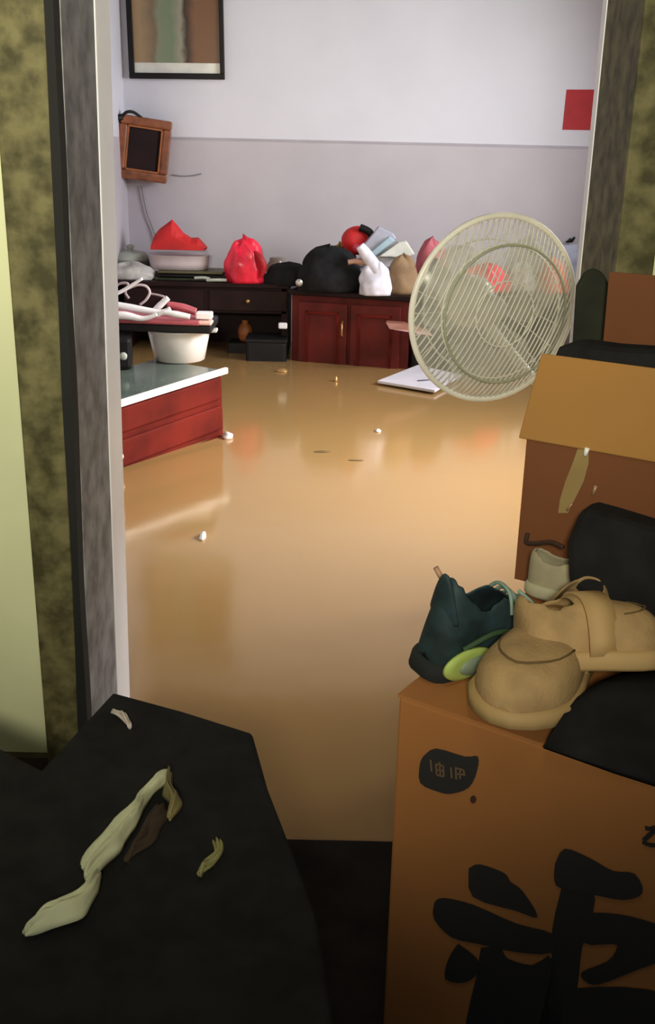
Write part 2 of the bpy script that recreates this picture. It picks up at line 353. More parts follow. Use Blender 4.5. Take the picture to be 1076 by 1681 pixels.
# ================================================================ back furniture
ZT1 = .47
DX0, DX1, DY = -1.39, -.275, 6.72
t = thing('dark_desk', 'long dark red wood desk in the left corner with open knee space', 'desk', ((DX0 + DX1) / 2, DY, -.35))
hw = (DX1 - DX0) / 2; dz = ZT1 + .35
obj('desk_top', BX(-hw, hw, -.02, .56, dz - .03, dz), darkwood, t, bevel=.006)
obj('apron', BX(-hw + .02, hw - .02, .0, .02, dz - .19, dz - .03), darkwood, t)
obj('side_panel', BX(-hw + .01, -hw + .05, .0, .54, 0, dz - .03), darkwood, t)
obj('side_panel', BX(hw - .05, hw - .01, .0, .54, 0, dz - .03), darkwood, t)
obj('back_panel', BX(-hw + .05, hw - .05, .50, .52, 0, dz - .03), darkwood, t)
for k in range(2):
    dr = obj('drawer', BX(-hw + .06 + k * .54, -hw + .56 + k * .54, -.014, .0, dz - .175, dz - .045), darkwood, t, bevel=.004)
    obj('knob', lathe(bmesh.new(), [(.006, 0), (.006, .012), (.013, .018), (.009, .026)], 12, Matrix.Translation((-hw + .31 + k * .54, -.012, dz - .11)) @ Matrix.Rotation(math.pi / 2, 4, 'X')), brass, dr, smooth=True)

# right cabinet
A = onz(477, 592, 0); B = onz(668, 607, 0); dv = (B - A); dv.z = 0; L_ = dv.length; ang = math.atan2(dv.y, dv.x)
t = thing('red_cabinet', 'low red wood cabinet with two panelled doors against the back wall', 'cabinet', (A.x, A.y, -.35), (0, 0, ang))
ch = .45 + .35; CA, cL, cang = A.copy(), L_, ang
obj('body', BX(0, L_, .02, .45, 0, ch - .03), redwood, t, bevel=.004)
obj('top', BX(-.015, L_ + .015, -.01, .46, ch - .03, ch), darkwood, t, bevel=.006)
for k in range(2):
    x0 = .05 + k * (L_ - .08) / 2; x1 = x0 + (L_ - .13) / 2
    d = obj('door', BX(x0, x1, .0, .02, .03, ch - .07), redwood, t, bevel=.004)
    b = bmesh.new(); r_ = .05
    for (a0, a1, z0, z1) in ((x0 + r_, x1 - r_, ch - .14, ch - .125), (x0 + r_, x1 - r_, .10, .115), (x0 + r_, x0 + r_ + .015, .10, ch - .125), (x1 - r_ - .015, x1 - r_, .10, ch - .125)): bx(b, a0, a1, -.008, .002, z0, z1)
    obj('door_molding', b, redwood2, d)
    hx = x1 - .025 if k == 0 else x0 + .02
    if k == 0: obj('door_handle', tube(bmesh.new(), [(hx, 0, ch - .27), (hx, -.02, ch - .26), (hx, -.02, ch - .19), (hx, 0, ch - .18)], .006), brass, d, smooth=True)
# black bin under the desk and orange ball
t = thing('black_bin', 'black plastic bin with a white tag standing in water between desk and red cabinet', 'bin', (-.41, 6.66, -.3))
obj('body', BX(-.135, .125, -.10, .16, 0, .43), blackp_m, t, bevel=.02)
obj('rim', BX(-.14, .13, -.105, .165, .42, .44), blackp_m, t, bevel=.006)
p = ony(464, 537, 6.50)
obj('tag', BX(p.x + .41 - .028, p.x + .41 + .028, -.125, -.10, p.z + .3 - .018, p.z + .3 + .02), white_p, t, bevel=.008)
p = ony(402, 547, 6.85)
tag(obj('orange_jug', lathe(bmesh.new(), [(.03, 0), (.045, .02), (.05, .07), (.04, .10), (.022, .12), (.02, .135), (.024, .14)], 24), orange, smooth=True), 'small dull orange jug in the dark space under the desk', 'jug', loc=(p.x, 6.90, p.z - .06))
obj_ = BX(-.11, .09, -.09, .11, -.35, .0)
tag(obj('submerged_stool', obj_, blackp_m, bevel=.01), 'black stool under the desk holding the orange jug', 'stool', loc=(p.x, 6.90, p.z - .06))

def D(px, py, y): return ony(px, py, y)
# --- items on desk top (z = ZT1)
def ondesk(px, y): v = ony(px, 460, y); return (v.x, y, ZT1)
# grey white cookware at the far left
x, y, z = ondesk(216, 7.0)
t = thing('casserole_pot', 'grey white round pot with lid on desk at the far left corner', 'pot', (x, y, z))
obj('body', lathe(bmesh.new(), [(.10, 0), (.125, .02), (.135, .10), (.14, .105), (.132, .105)], 32), greyobj, t, smooth=True)
obj('lid', lathe(bmesh.new(), [(.138, .105), (.138, .115), (.10, .15), (.03, .165), (.02, .17), (.028, .19), (.01, .2)], 32), greyobj, t, smooth=True)
x, y, z = ondesk(228, 6.82)
Bag('plastic_bag', 'crumpled pale grey plastic bag in front of the pot on the desk', 'bag', (x - .05, y, z), .34, .16, .10, mat('pale_grey_bag', (.50, .48, .44), .6, .25, 14), 3, knot=.5)
x, y, z = ondesk(318, 6.86)
t = thing('black_magazine_stack', 'dark flat trays stacked on the desk under the white tray', 'trays', (x, y, z))
for k in range(3):
    obj('tray', BX(-.24 + .01 * k, .24 - .02 * k, -.09, .15, .022 * k, .022 * k + .016), [green_d, blackp_m, mat('olive_tray', (.10, .09, .04), .5)][k], t, bevel=.005)
b = bmesh.new(); tube(b, spline([(.02, -.11, .012), (.08, -.115, .016), (.12, -.11, .008)]), .010); tube(b, spline([(.10, -.13, .002), (.16, -.135, .006), (.23, -.13, .006)]), .011)
for v in b.verts: v.co.z += .009
tag(obj('chopstick_rests', b, greyobj, smooth=True), 'two small pale grey sticks at the front edge of the desk', 'sticks', loc=(x, y, z))
# white tray
x, y, z = ondesk(296, 6.92)
b = bmesh.new(); n = 40; rings = []
for r, zz in ((.6, 0), (.92, .0), (.96, .04), (1.0, .088), (1.03, .09), (.97, .089), (.9, .082), (.5, .080)):
    rings.append([b.verts.new((.20 * r * math.copysign(abs(math.cos(a)) ** .6, math.cos(a)), .14 * r * math.copysign(abs(math.sin(a)) ** .6, math.sin(a)), zz)) for a in [2 * math.pi * k / n for k in range(n)]])
for A_, B_ in zip(rings, rings[1:]):
    for k in range(n): b.faces.new((A_[k], A_[(k + 1) % n], B_[(k + 1) % n], B_[k]))
b.faces.new(rings[0][::-1]); b.faces.new(rings[-1])
tag(obj('white_tray', b, mat('white_pink_enamel', (.62, .54, .56), .35, .1), smooth=True), 'shallow white tray under the red cloth on the desk', 'tray', loc=(x, y, z + .063))
# red cloth: two peaks
b = bmesh.new(); prof = [(250, 405), (254, 385), (262, 374), (283, 361), (291, 369), (302, 383), (315, 391), (326, 389), (338, 405)]
nn = len(prof); y0 = 6.92
front = [ony(a, c, y0) for a, c in prof]
rows = []
base = front[0].z
for j, (dy, s_) in enumerate(((-.07, .45), (-.04, .85), (0, 1.0), (.04, .9), (.08, .5))):
    rows.append([b.verts.new((v.x, y0 + dy, base + (v.z - base) * s_ + .01 * noise.noise(v * 20))) for v in front])
for j in range(4):
    for i in range(nn - 1): b.faces.new((rows[j][i], rows[j][i + 1], rows[j + 1][i + 1], rows[j + 1][i]))
b.faces.new([r[0] for r in rows]); b.faces.new([r[-1] for r in rows][::-1])
b.faces.new(rows[0][::-1] + []) if False else None
btm = []
lowr = [[b.verts.new((v.co.x, v.co.y, base - .012)) for v in rows[0]], [b.verts.new((v.co.x, v.co.y, base - .008)) for v in rows[-1]]]
for i in range(nn - 1):
    b.faces.new((rows[0][i], lowr[0][i], lowr[0][i + 1], rows[0][i + 1])); b.faces.new((rows[-1][i], rows[-1][i + 1], lowr[1][i + 1], lowr[1][i])); b.faces.new((lowr[0][i], lowr[1][i], lowr[1][i + 1], lowr[0][i + 1]))
tag(obj('red_cloth', b, red_f, smooth=False, bevel=.006), 'bright red folded cloth with one tall peak on the white tray', 'cloth')
# red plastic bag
x, y, z = ondesk(404, 6.76)
t = thing('red_plastic_bag', 'bright red plastic shopping bag standing near the right end of the desk', 'bag', (x, y, z))
obj('body', bag(7, .25, .17, .27, knot=.9, fold=.16, lean=(-.02, 0)), red_pl, t, smooth=True)
b = bmesh.new(); tube(b, spline([(.06, -.05, .20), (.10, -.07, .16), (.12, -.07, .10), (.10, -.07, .04)]), [.006 + .016 * math.sin(i * .13) for i in range(25)]); obj('handle', b, redpaper, t, smooth=True)
# clutter beside
x, y, z = ondesk(455, 6.95)
t = thing('glass_jar', 'brownish round jar with bright metal clip on desk beside the red bag', 'jar', (x, y, z))
obj('body', lathe(bmesh.new(), [(.05, 0), (.07, .02), (.07, .09), (.05, .12), (.05, .14)], 24), mat('brown_glass', (.20, .15, .12), .2, .3, 20), t, smooth=True)
p = ony(470, 445, 6.86); tag(obj('metal_spoon', tube(bmesh.new(), [(-.03, 0, -.012), (0, 0, 0), (.02, 0, .01)], [.012, .018, .012]), silver, smooth=True), 'small shiny metal piece left of the black bag', 'utensil', loc=p)
Bag('black_pouch', 'flat black cloth pouch between red bag and big black bag', 'pouch', (ondesk(478, 6.80)[0] - .02, 6.80, ZT1 - .01), .34, .22, .13, black_m, 11, knot=.6)
# --- on the red cabinet (z=.45)
def oncab(px, y): v = ony(px, 470, y); return (v.x, y, .45)
x, y, z = oncab(542, 6.62)
t = thing('black_bag', 'big round black bag slumped on the left end of the red cabinet', 'bag', (x, y, z))
obj('body', bag(5, .42, .26, .27, knot=.6, fold=.10), black_m, t, smooth=True)
obj('buckle', lathe(bmesh.new(), [(.02, 0), (.022, .008), (.01, .014)], 16, Matrix.Translation((-.19, -.13, .06)) @ Matrix.Rotation(math.pi / 2, 4, 'X')), silver, t)
# white plastic bag
t = thing('white_plastic_bag', 'white plastic bag with lavender shadows standing in the middle of the cabinet top', 'bag', (*oncab(616, 6.47)[:2], .45))
b = bmesh.new()
prof = [(582, 470, 60), (584, 450, 62), (592, 432, 50), (590, 415, 34), (586, 405, 30)]
obj('body', bag(9, .20, .16, .20, knot=1.0, fold=.14), whitebag, t, smooth=True)
b = bmesh.new(); tube(b, spline([(-.10, .0, .29), (-.06, -.0, .24), (-.02, -.01, .19), (.02, -.03, .13)]), [.03, .031, .032, .033, .034, .036, .037, .038, .038, .039, .04, .04, .04, .04, .04, .04, .04, .04, .04, .04, .04, .04, .04, .04, .035])
obj('handle', b, whitebag, t, smooth=True)
Bag('brown_paper_bag', 'tan brown paper bag beside the white plastic bag on the cabinet', 'bag', (*oncab(660, 6.55)[:2], .45), .21, .16, .24, tanbag, 15, knot=.75, fold=.1)
# stack carried behind: upright white box holding rolls
t = thing('grey_basket', 'upright pale grey carton behind the white bag on the cabinet', 'carton', (*oncab(610, 6.80)[:2], .45))
obj('body', BX(-.08, .14, -.06, .08, 0, .26), lavender, t, bevel=.01)
obj('flap', BX(-.08, .14, -.075, -.06, .14, .27), whitebag, t, bevel=.005)
def slab(name, px, w, h, y, d, m, parent=None):
    pts = [ony(a, c, y) for a, c in px]; return obj(name, prism(bmesh.new(), pts, Vector((0, 1, 0)), d), m, parent, bevel=.008)
tag(slab('lavender_roll', [(592, 408), (612, 385), (622, 372), (646, 383), (652, 392), (612, 428)], 0, 0, 6.70, .08, lavender), 'lavender grey roll leaning over the carton, beside red cap', 'roll')
tag(slab('pale_blue_roll', [(609, 414), (640, 388), (650, 395), (617, 421)], 0, 0, 6.66, .05, bluegrey), 'narrow pale blue roll lying across the carton', 'roll')
tag(slab('white_carton_lid', [(622, 422), (655, 398), (668, 396), (682, 418), (664, 425), (640, 422)], 0, 0, 6.62, .10, mat('cream_white', (.62, .62, .55), .6)), 'cream white lid lying on top of the tan bag', 'lid')
# red cap with black brim
p = ony(584, 398, 6.86)
t = thing('baseball_cap', 'red cap with black brim on top of the pile over the black bag', 'cap', p, (0, math.radians(25), 0))
b = bmesh.new(); bmesh.ops.create_uvsphere(b, u_segments=28, v_segments=18, radius=.105)
for v in b.verts: v.co = Vector((v.co.x * .9, v.co.y * .8, v.co.z * 1.0 if v.co.z > 0 else v.co.z * .7)) * (1 + .06 * noise.noise(v.co * 14))
obj('crown', b, red_f, t, smooth=True)
b = bmesh.new(); tube(b, spline([(-.02, -.06, .10), (.05, -.07, .10), (.10, -.06, .05), (.12, -.05, -.01)]), .024); obj('brim', b, blackp_m, t, smooth=True)
obj('button', lathe(bmesh.new(), [(.03, 0), (.028, .012), (.01, .018)], 16, Matrix.Translation((.02, -.085, -.02)) @ Matrix.Rotation(math.pi / 2, 4, 'X')), mat('hot_pink', (.7, .05, .09), .4), t, smooth=True)
x, y, z = oncab(578, 6.86)
Bag('maroon_bag', 'dark maroon bag under the red cap behind the black bag', 'bag', (x - .06, y, z), .22, .16, .24, mat('maroon_cloth', (.13, .015, .012), .7), 21, knot=.6)
Bag('ochre_bag', 'small ochre yellow bag against the wall left of the red cap', 'bag', (ony(556, 430, 6.97).x, 6.98, .45), .17, .12, .24, mat('ochre_cloth', (.28, .16, .03), .7), 22, knot=.4)
tag(obj('wooden_ladle', tube(bmesh.new(), spline([(-.05, 0, 0), (0, 0, .008), (.06, 0, .0)]), [.016] * 8 + [.02] * 8 + [.012]), mat('skin_wood', (.40, .22, .15), .5), smooth=True), 'short light brown wooden piece wedged above the black bag', 'utensil', loc=ony(585, 431, 6.48))

# table further right, seen behind the fan, with stuff on it
t = thing('dark_table', 'dark wood table behind the fan along the back wall', 'table', (1.56, 6.75, -.35))
obj('table_top', BX(-.60, .62, -.05, .5, .77, .80), darkwood, t, bevel=.006)
for sx in (-.56, .58):
    for sy in (0, .44): obj('leg', BX(sx - .025, sx + .025, sy - .025, sy + .025, 0, .77), darkwood, t)
obj('back_panel', BX(-.56, .58, .42, .44, .1, .77), blackp_m, t)
def ontab(px, y): v = ony(px, 470, y); return (v.x, y, .45)
Bag('pink_cloth_bag', 'dusty pink cloth bundle peeking out left of the fan rim', 'bag', (*ontab(708, 6.80)[:2], .45), .24, .16, .30, pinkc, 31, knot=.5)
Bag('black_sack', 'black sack behind the left edge of the fan', 'sack', (*ontab(712, 6.60)[:2], .45), .22, .14, .20, black_m, 32, knot=.6)
Bag('red_sack', 'red bag seen through the middle of the fan grille', 'bag', (*ontab(795, 6.75)[:2], .45), .34, .18, .17, red_pl, 33, knot=.6)
Bag('orange_red_bag', 'orange red bag seen through the right side of the fan grille', 'bag', (*ontab(908, 6.75)[:2], .45), .22, .16, .20, mat('orange_red_film', (.75, .06, .02), .4, .2), 34, knot=.5)
Bag('grey_sack', 'pale grey sack seen through the fan between the two red bags', 'sack', (*ontab(858, 6.80)[:2], .45), .22, .16, .18, mat('pale_grey_bag', (.5, .48, .44)), 35, knot=.5)
Bag('dark_clothes_pile', 'dark pile seen through the lower part of the fan', 'clothes', (1.50, 6.38, -.3), .9, .3, .60, mat('dark_brown_cloth', (.05, .03, .02), .9), 36, knot=.7)
# pink brown plank against cabinet's right end
q0 = onz(636, 536, .22)
pl = [ony(634, 530, 6.25), ony(662, 532, 6.28), ony(705, 545, 6.35), ony(712, 552, 6.35), ony(640, 540, 6.25)]
tag(obj('wooden_plank', prism(bmesh.new(), pl, Vector((.1, 1, 0)).normalized(), .09), mat('pink_brown_wood', (.30, .12, .08), .5)), 'narrow pinkish brown plank sticking out in front of the red cabinet', 'plank')
pb = ony(700, 575, 6.36)  # black block added where there is only a dark void
t = thing('void_block', 'low black block filling the dark void between the red cabinet and the fan', 'cupboard', (CA.x, CA.y, -.35), (0, 0, cang))
obj('body', BX(cL + .02, cL + .42, .03, .45, 0, .76), blackp_m, t, bevel=.008)
obj('top', BX(cL + .02, cL + .43, .02, .46, .76, .78), darkwood, t, bevel=.004)
obj('door', BX(cL + .04, cL + .40, .015, .03, .05, .73), blackp_m, t, bevel=.004)

# ================================================================ left low cabinet with basin
A = onz(196, 772, 0); B = onz(371, 714, 0); dv = B - A; L_ = dv.length; ang = math.atan2(dv.y, dv.x)
ext = .22
zA = ony(191, 657, A.y).z; zB = ony(370, 602, B.y).z
tilt = math.atan2(zB - zA, L_)
t = thing('red_drawer_chest', 'low red chest with two drawer rows and white edged top, half sunk in water', 'chest', (A.x, A.y, 0), (0, -tilt, ang))
print('chest', zA, zB, L_, math.degrees(ang))
hT = zA
obj('body', BX(-ext, L_, .015, .40, -.30, hT - .03), redwood2, t, bevel=.004)
for k, (z0, z1) in enumerate(((.155, hT - .04), (.01, .125), (-.15, -.02))):
    d = obj('drawer', BX(-ext + .02, L_ - .02, -.005, .015, z0, z1), redwood2, t, bevel=.008)
    obj('knob', lathe(bmesh.new(), [(.007, 0), (.007, .012), (.016, .02), (.010, .028)], 14, Matrix.Translation((-.01, -.004, (z0 + z1) / 2)) @ Matrix.Rotation(math.pi / 2, 4, 'X')), white_p, d, smooth=True)
obj('glass_top', BX(-ext, L_ - .01, .0, .41, hT - .03, hT - .012), glass_top, t)
o = obj('white_edge', BX(-ext, L_ + .01, -.022, .0, hT - .03, hT - .0), white_p, t, bevel=.006); 
# things on it
base = Vector((A.x, A.y, 0))
def onchest(px, py): # point on the top plane
    u = Vector((math.cos(ang) * math.cos(tilt), math.sin(ang) * math.cos(tilt), math.sin(tilt))); v = Vector((-math.sin(ang), math.cos(ang), 0)); n = u.cross(v)
    return onplane(px, py, base + n * (hT - .012), n)
bc = onchest(291, 596); bc.y += .0
print('basin', bc)
sc = bc.y / 1700.
t = thing('white_basin', 'white plastic basin with flared rim and two lugs on the red chest', 'basin', bc + Vector((0, .09, 0)))
R0, R1, hb = 42 * sc, 52 * sc, 50 * sc
obj('bowl', lathe(bmesh.new(), [(R0 * .9, 0), (R0, .006), (R1 * .96, hb * .8), (R1, hb), (R1 * 1.07, hb + .004), (R1 * 1.07, hb + .010), (R1 * .96, hb + .008), (R0 * .9, .02)], 40), mat('cream_plastic', (.70, .66, .63), .25, .05), t, smooth=True)
for s_ in (-1, 1): obj('lug', BX(min(s_ * R1 * 1.0, s_ * (R1 + .035)), max(s_ * R1 * 1.0, s_ * (R1 + .035)), -.03, .03, hb - .006, hb + .010), mat('cream_plastic', (.7, .66, .63)), t, bevel=.005)
zt = bc.z + hb + .011
# dark cooker box left of the basin
p = onchest(215, 612)
t = thing('black_cooker', 'black box with a small pale knob beside the white basin', 'cooker', (p.x - .05, p.y + .1, p.z - .0), (0, 0, math.radians(10)))
obj('body', BX(-.20, .04, -.06, .18, 0.001, hb + .009), blackp_m, t, bevel=.02)
obj('knob', lathe(bmesh.new(), [(.018, 0), (.018, .015), (.012, .02)], 16, Matrix.Translation((.0, -.062, .07)) @ Matrix.Rotation(math.pi / 2, 4, 'X')), greyobj, t, smooth=True)
# black lid board and pink tray
pr = ony(350, 540, bc.y + .02); 
tb = thing('black_board', 'flat black board lying across basin and cooker under the pink tray', 'board', (pr.x, bc.y + .07, zt), (0, math.radians(.8), 0))
obj('board', BX(-.50, 0, -.15, .18, 0, .036), blackp_m, tb, bevel=.006)
zt2 = zt + .037
tp = thing('pink_tray', 'flat pinkish red tray with pale tip under the white hangers', 'tray', (pr.x, bc.y + .06, zt2), (0, math.radians(.8), 0))
obj('tray', BX(-.50, -.05, -.15, .18, 0, .020), pink_m, tp, bevel=.008)
obj('tip', BX(-.07, .005, -.14, -.05, .001, .019), mat('pale_peach', (.8, .5, .42), .35), tp, bevel=.009)
zt3 = zt2 + .022
yb = bc.y - .05
def tb_(name, label, cat, px, r, m, y=None, group=None):
    pts = spline([ony(a, c, (y or yb) + (q[0] if q else 0)) for a, c, *q in px]); n = len(pts)
    rr = r if not isinstance(r, (list, tuple)) else [float(np.interp(i / (n - 1), np.linspace(0, 1, len(r)), r)) for i in range(n)]
    return tag(obj(name, tube(bmesh.new(), pts, rr), m, smooth=True), label, cat, group)
tb_('pink_brush', 'dusky pink brush handle with white square end on the tray', 'brush', [(275, 500), (300, 505), (322, 512)], [.016, .020, .018], pink_m, yb + .10)
p = ony(336, 518, yb + .04); tag(obj('white_box', BX(-.038, .038, -.03, .03, -.014, .018), white_p, bevel=.006), 'small bright white box at the right tip of the pink tray', 'box', loc=p)
tb_('white_hanger', 'long white plastic hanger bar lying level on the pink tray', 'hanger', [(170, 497), (215, 505), (262, 513), (280, 507)], [.016, .017, .015, .012], white_p, yb)
tb_('white_hanger', 'white plastic hanger arm pointing right to the white box', 'hanger', [(258, 519), (270, 513), (290, 516), (312, 520)], [.007, .012, .015, .012], white_p, yb - .03)
tb_('white_hanger', 'white hanger arm rising right in the middle of the pile', 'hanger', [(250, 512), (262, 502), (276, 489)], [.010, .016, .014], white_p, yb + .04)
tb_('white_hanger', 'lowest white hanger bar flat on the tray at the left', 'hanger', [(170, 518), (205, 518), (235, 523), (258, 516)], [.018, .019, .012, .008], white_p, yb - .05)
tb_('white_rod', 'thin white rod sticking up left over the hangers', 'rod', [(178, 487), (200, 478), (234, 457)], [.009, .009, .007], white_p, yb + .02)
tb_('looped_cable', 'looped white cord arching over the hangers', 'cable', [(190, 484), (210, 474), (226, 468), (240, 470), (246, 480), (240, 492), (230, 500)], .006, mat('pinkish_white', (.6, .5, .5), .5), yb + .05)
tb_('coiled_cable', 'greyish pink cord curling at the left end of the hanger pile', 'cable', [(184, 478), (196, 466), (210, 466), (206, 480), (212, 490)], .006, mat('pinkish_grey', (.4, .33, .34), .5), yb + .08)
tb_('twisted_strap', 'thin dull strap running from cord loop to hanger tip', 'strap', [(246, 482), (258, 484), (270, 487)], .005, mat('pinkish_grey', (.4, .33, .34)), yb + .09)

# ================================================================ floating things
q = [onz(620, 629, .012), onz(686, 603, .02), onz(757, 619, .02), onz(714, 645, .012)]
t = thing('foam_board', 'square white foam board floating on the water below the fan', 'board')
obj('slab', prism(bmesh.new(), q, Vector((0, 0, 1)), .016), foam, t, bevel=.003)
c = onz(700, 624, .033); b = bmesh.new(); tube(b, [c + Vector((-.05, -.02, 0)), c, c + Vector((.07, .04, .003))], [.010, .014, .008]); bmesh.ops.scale(b, vec=(1, 1, .25), space=Matrix.Translation(-c), verts=b.verts); obj('dark_mark', b, mat('grey_mark', (.16, .15, .18), .8), t, smooth=True)
def scrap(px, py, w, d, h, m, label, seed):  # floating scraps, plus solid stand-ins for a highlight and ripple marks
    b = bag(seed, w, d, h, knot=.5, fold=.2, nz=6, na=16); p = onz(px, py, 0)
    tag(obj('scrap_or_water_mark', b, m, smooth=True), label, 'debris', loc=p)
scrap(374, 719, .055, .06, .028, mat('pinkish_white', (.6, .5, .5)), 'pinkish white scrap floating at the corner of the red chest', 41)
scrap(463, 610, .07, .05, .02, brass, 'yellowish scrap floating in front of the black bin', 42)
scrap(552, 626, .022, .03, .03, brass, 'tiny yellow brown scrap floating in front of the red cabinet', 43)
scrap(333, 882, .022, .07, .018, white_p, 'small white piece standing for a highlight on open water nearest the doorway', 44)  # solid white piece in place of a highlight on the water
scrap(621, 708, .03, .05, .012, mat('cream_plastic', (.7, .66, .63)), 'tiny cream scrap floating midway below the foam board', 45)
scrap(530, 742, .07, .03, .006, mat('dark_ripple', (.12, .07, .02), .7), 'flat brown piece for a dark ripple mark in the middle of the water', 46)  # darker tone of a ripple put into a flat brown piece
scrap(585, 756, .07, .02, .004, mat('dark_ripple', (.12, .07, .02), .7), 'thin brown piece on the water right of the ripple mark', 47)

# ================================================================ fan
FC = ony(812, 509, 2.62); FR = 145 / 1700 * 2.70
ax = Vector((.36, -.90, -.05)).normalized()
fx = Vector((0, 0, 1)).cross(-ax).normalized(); fx = (Vector((0, 0, 1)).cross(ax)).normalized(); fz = ax.cross(fx)
FM = Matrix((fx, fz, ax)).transposed().to_4x4(); FM.translation = FC
t = thing('pedestal_fan', 'round white wire caged pedestal fan leaning beside the cardboard boxes', 'fan', (FC.x + .26, 2.95, -.3))
TI = Matrix.Translation(-Vector(t.location))
def fobj(name, b, m, parent=None, **k):
    bmesh.ops.transform(b, matrix=TI @ FM, verts=b.verts); return obj(name, b, m, parent or t, smooth=True, **k)
def circ(R, z, n=72, cx=0, cy=0, sq=1): return [(cx + R * math.cos(2 * math.pi * k / n), cy + R * sq * math.sin(2 * math.pi * k / n), z) for k in range(n)]
fobj('rim', tube(bmesh.new(), circ(FR, 0, sq=1.0), .0075, 10, True), mat('cream_enamel', (.82, .80, .72), .3, .08))
def dome(x, y, hgt): r = min(1, math.hypot(x, y) / FR); return hgt * (1 - r ** 3)
b = bmesh.new(); A_ = math.radians(66); ux, uy = math.cos(A_), math.sin(A_)
NW = 34
for i in range(NW):
    c = -FR * .97 + 2 * FR * .97 * i / (NW - 1); hl = math.sqrt(max(FR * FR - c * c, 0))
    pts = []
    for k in range(15):
        s_ = -hl + 2 * hl * k / 14; x, y = -uy * c + ux * s_, ux * c + uy * s_; pts.append((x, y, dome(x, y, .055)))
    tube(b, pts, .0021, 5)
for R in (.35, .72):
    tube(b, [(p[0], p[1], dome(p[0], p[1], .055)) for p in circ(FR * R, 0)], .002, 6, True)
fobj('front_grille', b, offwhite)
b = bmesh.new()
for i in range(24):
    a = 2 * math.pi * i / 24; tube(b, [(FR * r * math.cos(a + .3 * (1 - r)), FR * r * math.sin(a + .3 * (1 - r)), -.09 * (1 - r ** 3)) for r in (.2, .45, .7, .88, 1)], .0012, 5)
tube(b, circ(FR * .72, -.062), .002, 6, True)
fobj('back_grille', b, offwhite)
fobj('face_ring', tube(bmesh.new(), circ(FR * .74, .045, cx=.008, cy=-.004), .0032, 8, True), mat('greenish_enamel', (.36, .38, .27), .4))
fobj('hub', lathe(bmesh.new(), [(.035, -.03), (.036, .0), (.03, .012), (.01, .016)], 24), mat('grey_hub', (.32, .31, .28), .4))
blade_m = film('translucent_grey_blade', (.50, .50, .44), .30, .35)
for k in range(3):
    b = bmesh.new(); g = []
    for i in range(9):
        r = .03 + (FR * .86 - .03) * i / 8; half = math.radians(18 + 34 * math.sin(math.pi * min(1, .15 + .75 * i / 8)))
        g.append([b.verts.new((r * math.cos(a_), r * math.sin(a_), -.02 + .03 * (j / 6 - .5))) for j, a_ in enumerate([2 * math.pi * k / 3 + .4 + half * (2 * j / 6 - 1) + .25 * i / 8 for j in range(7)])])
    for i in range(8):
        for j in range(6): b.faces.new((g[i][j], g[i + 1][j], g[i + 1][j + 1], g[i][j + 1]))
    fobj('blade', b, blade_m, solid=.002)
# clear plastic cover wrapped over the cage
film_m = film('clear_plastic_cover', (.74, .72, .66), .34, .2)
b = bmesh.new(); rings = []
for i in range(13):
    r = i / 12 * 1.02; ring = []
    for k in range(64):
        a = 2 * math.pi * k / 64; bump_ = .05 * math.exp(-((a - 5.75) / .16) ** 2) + .035 * math.exp(-((a - .38) / .14) ** 2)
        q_ = r * (1 + bump_ * r * r); x, y = FR * q_ * math.cos(a), FR * q_ * math.sin(a)
        ring.append(b.verts.new((x, y, .050 * (1 - min(1, r) ** 3) - .002 + .004 * noise.noise(Vector((x * 30, y * 30, 1))))))
    rings.append(ring)
for P_, Q_ in zip(rings[1:], rings[2:]):
    for k in range(64): b.faces.new((P_[k], P_[(k + 1) % 64], Q_[(k + 1) % 64], Q_[k]))
b.faces.new(rings[1]); 
for v in rings[0]: b.verts.remove(v)
fobj('plastic_cover', b, film_m)
fobj('motor_housing', lathe(bmesh.new(), [(.04, -.20), (.06, -.19), (.068, -.12), (.055, -.09), (.03, -.085)], 24), offwhite)
nk = (FM @ Vector((0, 0, -.15)))
b = bmesh.new(); tube(b, [nk, Vector((FC.x + .20, nk.y + .1, .66)), Vector((FC.x + .26, 2.95, .2)), Vector((FC.x + .26, 2.95, -.27))], .014)
bmesh.ops.transform(b, matrix=TI, verts=b.verts); obj('pole', b, offwhite, t, smooth=True)
obj('base', lathe(bmesh.new(), [(.20, 0), (.20, .015), (.06, .035), (.03, .06)], 32), offwhite, t, smooth=True)

# ================================================================ boxes
Z1 = .66
A = onz(655, 1139, Z1); B = onz(845, 950, Z1); D_ = onz(1076, 1283, Z1)
u1 = (D_ - A).normalized(); v1 = Vector((-u1.y, u1.x, 0)); nf = -v1; up = Vector((0, 0, 1))
def pt(o_, a, b_, z): q_ = o_ + u1 * a + v1 * b_; return Vector((q_.x, q_.y, z))
depth1 = (B - A).length + .30; wid1 = .62
def hexa(b, o_, a0, a1, b0, b1, z0, z1):
    vs_ = [b.verts.new(pt(o_, a, c, z)) for a in (a0, a1) for c in (b0, b1) for z in (z0, z1)]
    for f in ((0, 1, 3, 2), (4, 6, 7, 5), (0, 4, 5, 1), (2, 3, 7, 6), (0, 2, 6, 4), (1, 5, 7, 3)): b.faces.new([vs_[i] for i in f])
    return b
t1 = thing('large_cardboard_box', 'large brown cardboard box with big black brush strokes in the right foreground', 'box')
obj('body', hexa(bmesh.new(), A, 0, wid1, 0, depth1, .02, Z1 - .004), card_front, t1, bevel=.004)
b = hexa(bmesh.new(), A, -.001, wid1, -.001, depth1 / 2 - .002, Z1 - .004, Z1); obj('top_flap', b, card_front, t1)
b = hexa(bmesh.new(), A, -.001, wid1, depth1 / 2 + .002, depth1, Z1 - .004, Z1); obj('top_flap', b, card_front, t1)
def crop6(x, y): return (600 + x * .4424, 1180 + y * .4424)
